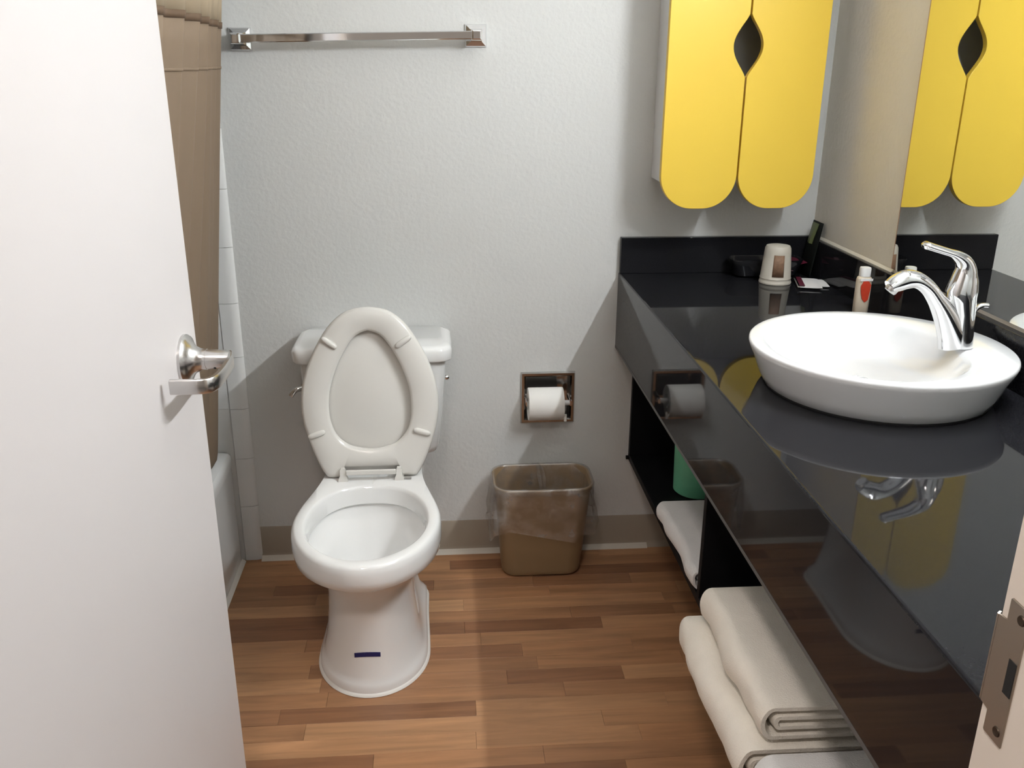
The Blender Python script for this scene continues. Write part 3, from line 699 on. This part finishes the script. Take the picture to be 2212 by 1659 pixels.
tray = thing('amenity_tray', (.860, 2.326, CZ), 'dark shallow plastic tray behind the paper cup', 'tray')
def trl(g, z): return [(x, y, CZ+z) for x, y in rrect(.776-g, .944+g, 2.294-g*.6, 2.356+g*.3, .026)]
build('tray_shell', loft(B(), [trl(-.012, .0008), trl(0, .006), trl(.008, .030), trl(.014, .046), trl(.0135, .048), trl(.011, .046), trl(.004, .030), trl(-.004, .008), trl(-.014, .005)]), glass_dark, tray, smooth=40)
def packet(name, c, sx, sy, rz, tilt, m, label, cat, grp=None, extra=None, tx=0):
    bm = B(); L = []
    for f, h in ((-1, .0004), (-.86, .0006), (-.8, .0022), (-.3, .0034), (.3, .0034), (.8, .0022), (.86, .0006), (1, .0004)):
        L.append([(f*sx/2, -sy/2, -h*.3), (f*sx/2, 0, -h), (f*sx/2, sy/2, -h*.3), (f*sx/2, sy/2, h*.3), (f*sx/2, 0, h), (f*sx/2, -sy/2, h*.3)])
    loft(bm, L); R = Matrix.Translation(c) @ Matrix.Rotation(rz, 4, 'Z') @ Matrix.Rotation(tilt, 4, 'Y') @ Matrix.Rotation(tx, 4, 'X')
    bm.transform(R)
    if extra is None: return build(name, bm, m, None, smooth=40, label=label, cat=cat, group=grp, center=True)
    t = thing(name, c, label, cat, grp)
    build('wrapper', bm, m, t, smooth=40)
    for (f0, f1, mm, nm) in extra:
        bm = B(); box(bm, f0*sx/2, f1*sx/2, -sy/2*.97, sy/2*.97, .0036, .0040); bm.transform(R); build(nm, bm, mm, t)
    return t
packet('sachet', (.925, 2.322, CZ+.036), .085, .05, .25, -.12, maroon, 'maroon sachet lying in the dark tray', 'sachet', None, [(-.2, .1, pink, 'pale_band')], .15)
packet('sachet', (.890, 2.322, CZ+.022), .085, .05, -.2, .05, pink, 'pink sachet lying in the dark tray under the maroon one', 'sachet')
packet('sachet', (.936, 2.208, CZ+.0060), .060, .105, -.26, 0, packet_w, 'white and maroon sachet lying flat beside the paper cup', 'sachet', None, [(-.98, -.42, maroon, 'maroon_band'), (-.98, -.86, packet_w, 'white_edge')])
packet('sachet', (.9745, 2.212, CZ+.0042), .026, .075, -.20, 0, packet_w, 'slim white sachet lying beside the white and maroon one', 'sachet', None, None)
bt = thing('lotion_bottle', (.951, 1.936, CZ), 'small clear capped bottle with red print standing by the backsplash', 'bottle')
def ov(rx, ry, z): return [(.951+.80*rx*math.copysign(abs(math.cos(2*PI*k/32))**.75, math.cos(2*PI*k/32)), 1.936+ry*math.copysign(abs(math.sin(2*PI*k/32))**.75, math.sin(2*PI*k/32)), CZ+z) for k in range(32)]
build('bottle_body', loft(B(), [ov(.0185, .011, .0006), ov(.0205, .0125, .003), ov(.0208, .013, .03), ov(.0208, .013, .078), ov(.019, .012, .083), ov(.0145, .0105, .086)]), lotion, bt, smooth=45)
build('cap', loft(B(), [ov(.0150, .0115, .0862), ov(.0150, .0115, .103), ov(.0138, .0105, .106)]), plastic_w, bt, smooth=45)
bm = B(); loft(bm, [[(.957+x, 1.936-.0140+.0*abs(x), CZ+z) for x in (-.013, -.006, 0, .006, .013)] for z in (.034, .046, .058, .072)], False, False, False)
bm.free(); bm = B(); prism(bm, [(.9405, .052), (.939, .066), (.944, .0765), (.956, .0770), (.9625, .068), (.961, .052), (.959, .034), (.952, .028), (.945, .036)], lambda u, v, t: (u, t, CZ+v), 1.9215, 1.9228); build('red_label', bm, print_red, bt, label='red printed label')
bm = B(); box(bm, .9365, .9655, 1.9222, 1.9229, CZ+.077, CZ+.0825); build('white_band', bm, plastic_w, bt)
pc = thing('foil_pouch', (.975, 2.325, CZ), 'dark foil pouch with an olive panel leaning in the counter corner', 'pouch')
bm = B(); L = []
def pch(f, t, yy_):      # f up the pouch, t thickness towards the room
    return (.9745+.0212*f-t, yy_, CZ+.0015+.142*f)
for f, h in ((0, .001), (.05, .006), (.3, .009), (.7, .006), (.92, .002), (1, .0006)):
    L.append([pch(f, h*.4, 2.292), pch(f, h*1.6, 2.325), pch(f, h*.4, 2.358), pch(f, -.0006, 2.358), pch(f, -.0006, 2.292)])
build('pouch_body', loft(bm, L), black_foil, pc, smooth=40)
bm = B(); loft(bm, [[pch(f, h*1.05+.0012, 2.312), pch(f, h*1.62+.0012, 2.325), pch(f, h*.55+.0012, 2.352)] for f, h in ((.60, .0068), (.7, .006), (.92, .002), (.97, .001))], False, False, False)
o = build('olive_panel', bm, olive, pc, label='olive green printed panel'); solid(o, .0006)

# ------------------------------------------------------------------ shelf contents
gc = thing('green_canister', (.665, 2.135, .308), 'green plastic canister standing on the black shelf', 'canister')
build('canister_wall', lathe(B(), [(.058, .0006), (.062, .004), (.0635, .06), (.066, .17), (.0672, .1715), (.0672, .176), (.0645, .176), (.063, .172), (.060, .01), (.02, .006)], (.665, 2.135, .308), 48), teal, gc, smooth=40)
def towel(name, x0, x1, y0, y1, z0, layers, t, m, label, grp, seed=0, sag=.004, lean=0):
    """a cloth folded into nested U-turns: the folds face the room, the layers show at the end"""
    bm = B(); rng = random.Random(seed)
    h = t/2
    for li in range(layers//2):
        # one U: lower run, turn, upper run
        zl = z0 + h + li*t; zu = z0 + h + (layers-1-li)*t
        rad = (zu-zl)/2; zc_ = (zl+zu)/2; xl = x0 + li*t*1.05 + rad*.62 + h
        path = [(x1, zl), ((x1+xl)/2, zl), (xl, zl)]
        for k in range(1, 12):
            a = -PI/2 - PI*k/12; path.append((xl + rad*.62*math.cos(a), zc_ + rad*math.sin(a)))
        path += [(xl, zu), ((x1+xl)/2, zu), (x1, zu)]
        NY = 22; rows = []
        for j in range(NY+1):
            s = j/NY; yv = y0 + (y1-y0)*s; ins = h*1.0*max(0, 1-min(s, 1-s)/.05)**2
            lo_, up_ = [], []
            for i, (px, pz) in enumerate(path):
                q0 = Vector(path[max(i-1, 0)]); q1 = Vector(path[min(i+1, len(path)-1)]); tt = (q1-q0).normalized(); nrm = Vector((-tt.y, tt.x))
                wob = sag*noise.noise(Vector((px*9, yv*9, pz*14+seed*3.1)))*1.2
                f = (pz-z0)/(layers*t)
                dx = .011*noise.noise(Vector((yv*7, seed*1.7+li, .3))) + .005*noise.noise(Vector((yv*21, pz*30, seed*2.3))) + lean*f
                hh = (h*.93-ins*.55)
                lo_.append((px+dx+nrm.x*hh, yv, pz+nrm.y*hh+max(wob, -.002)*f)); up_.append((px+dx-nrm.x*hh, yv, pz-nrm.y*hh+max(wob, -.002)*f))
            rows.append([bm.verts.new(p) for p in lo_+up_[::-1]])
        for a, b in zip(rows, rows[1:]):
            nn_ = len(a)
            for i in range(nn_): bm.faces.new((a[i], a[(i+1) % nn_], b[(i+1) % nn_], b[i]))
        np_ = len(path)
        for r in (rows[0], rows[-1]):
            for i in range(np_-1):
                try: bm.faces.new((r[i], r[i+1], r[2*np_-2-i], r[2*np_-1-i]))
                except ValueError: pass
    return build(name, bm, m, None, smooth=60, label=label, cat='towel', group=grp, center=True)
towel('folded_towel', .524, .86, 1.652, 1.985, .3085, 4, .0125, towel_w, 'white folded towel on the shelf next to the green canister', None, 1)
towel('folded_towel', .438, .80, 1.095, 1.46, .3085, 4, .0185, towel_m, 'cream folded bath towel at the bottom of the stack', None, 2, .008)
towel('folded_towel', .470, .80, 1.10, 1.440, .3885, 4, .0175, towel_m, 'cream folded bath towel on top of the stack', None, 3, .009)
towel('folded_towel', .458, .80, .700, 1.070, .3085, 6, .0150, towel_w, 'white folded hand towel in front of the cream bath towels', None, 4, .005)
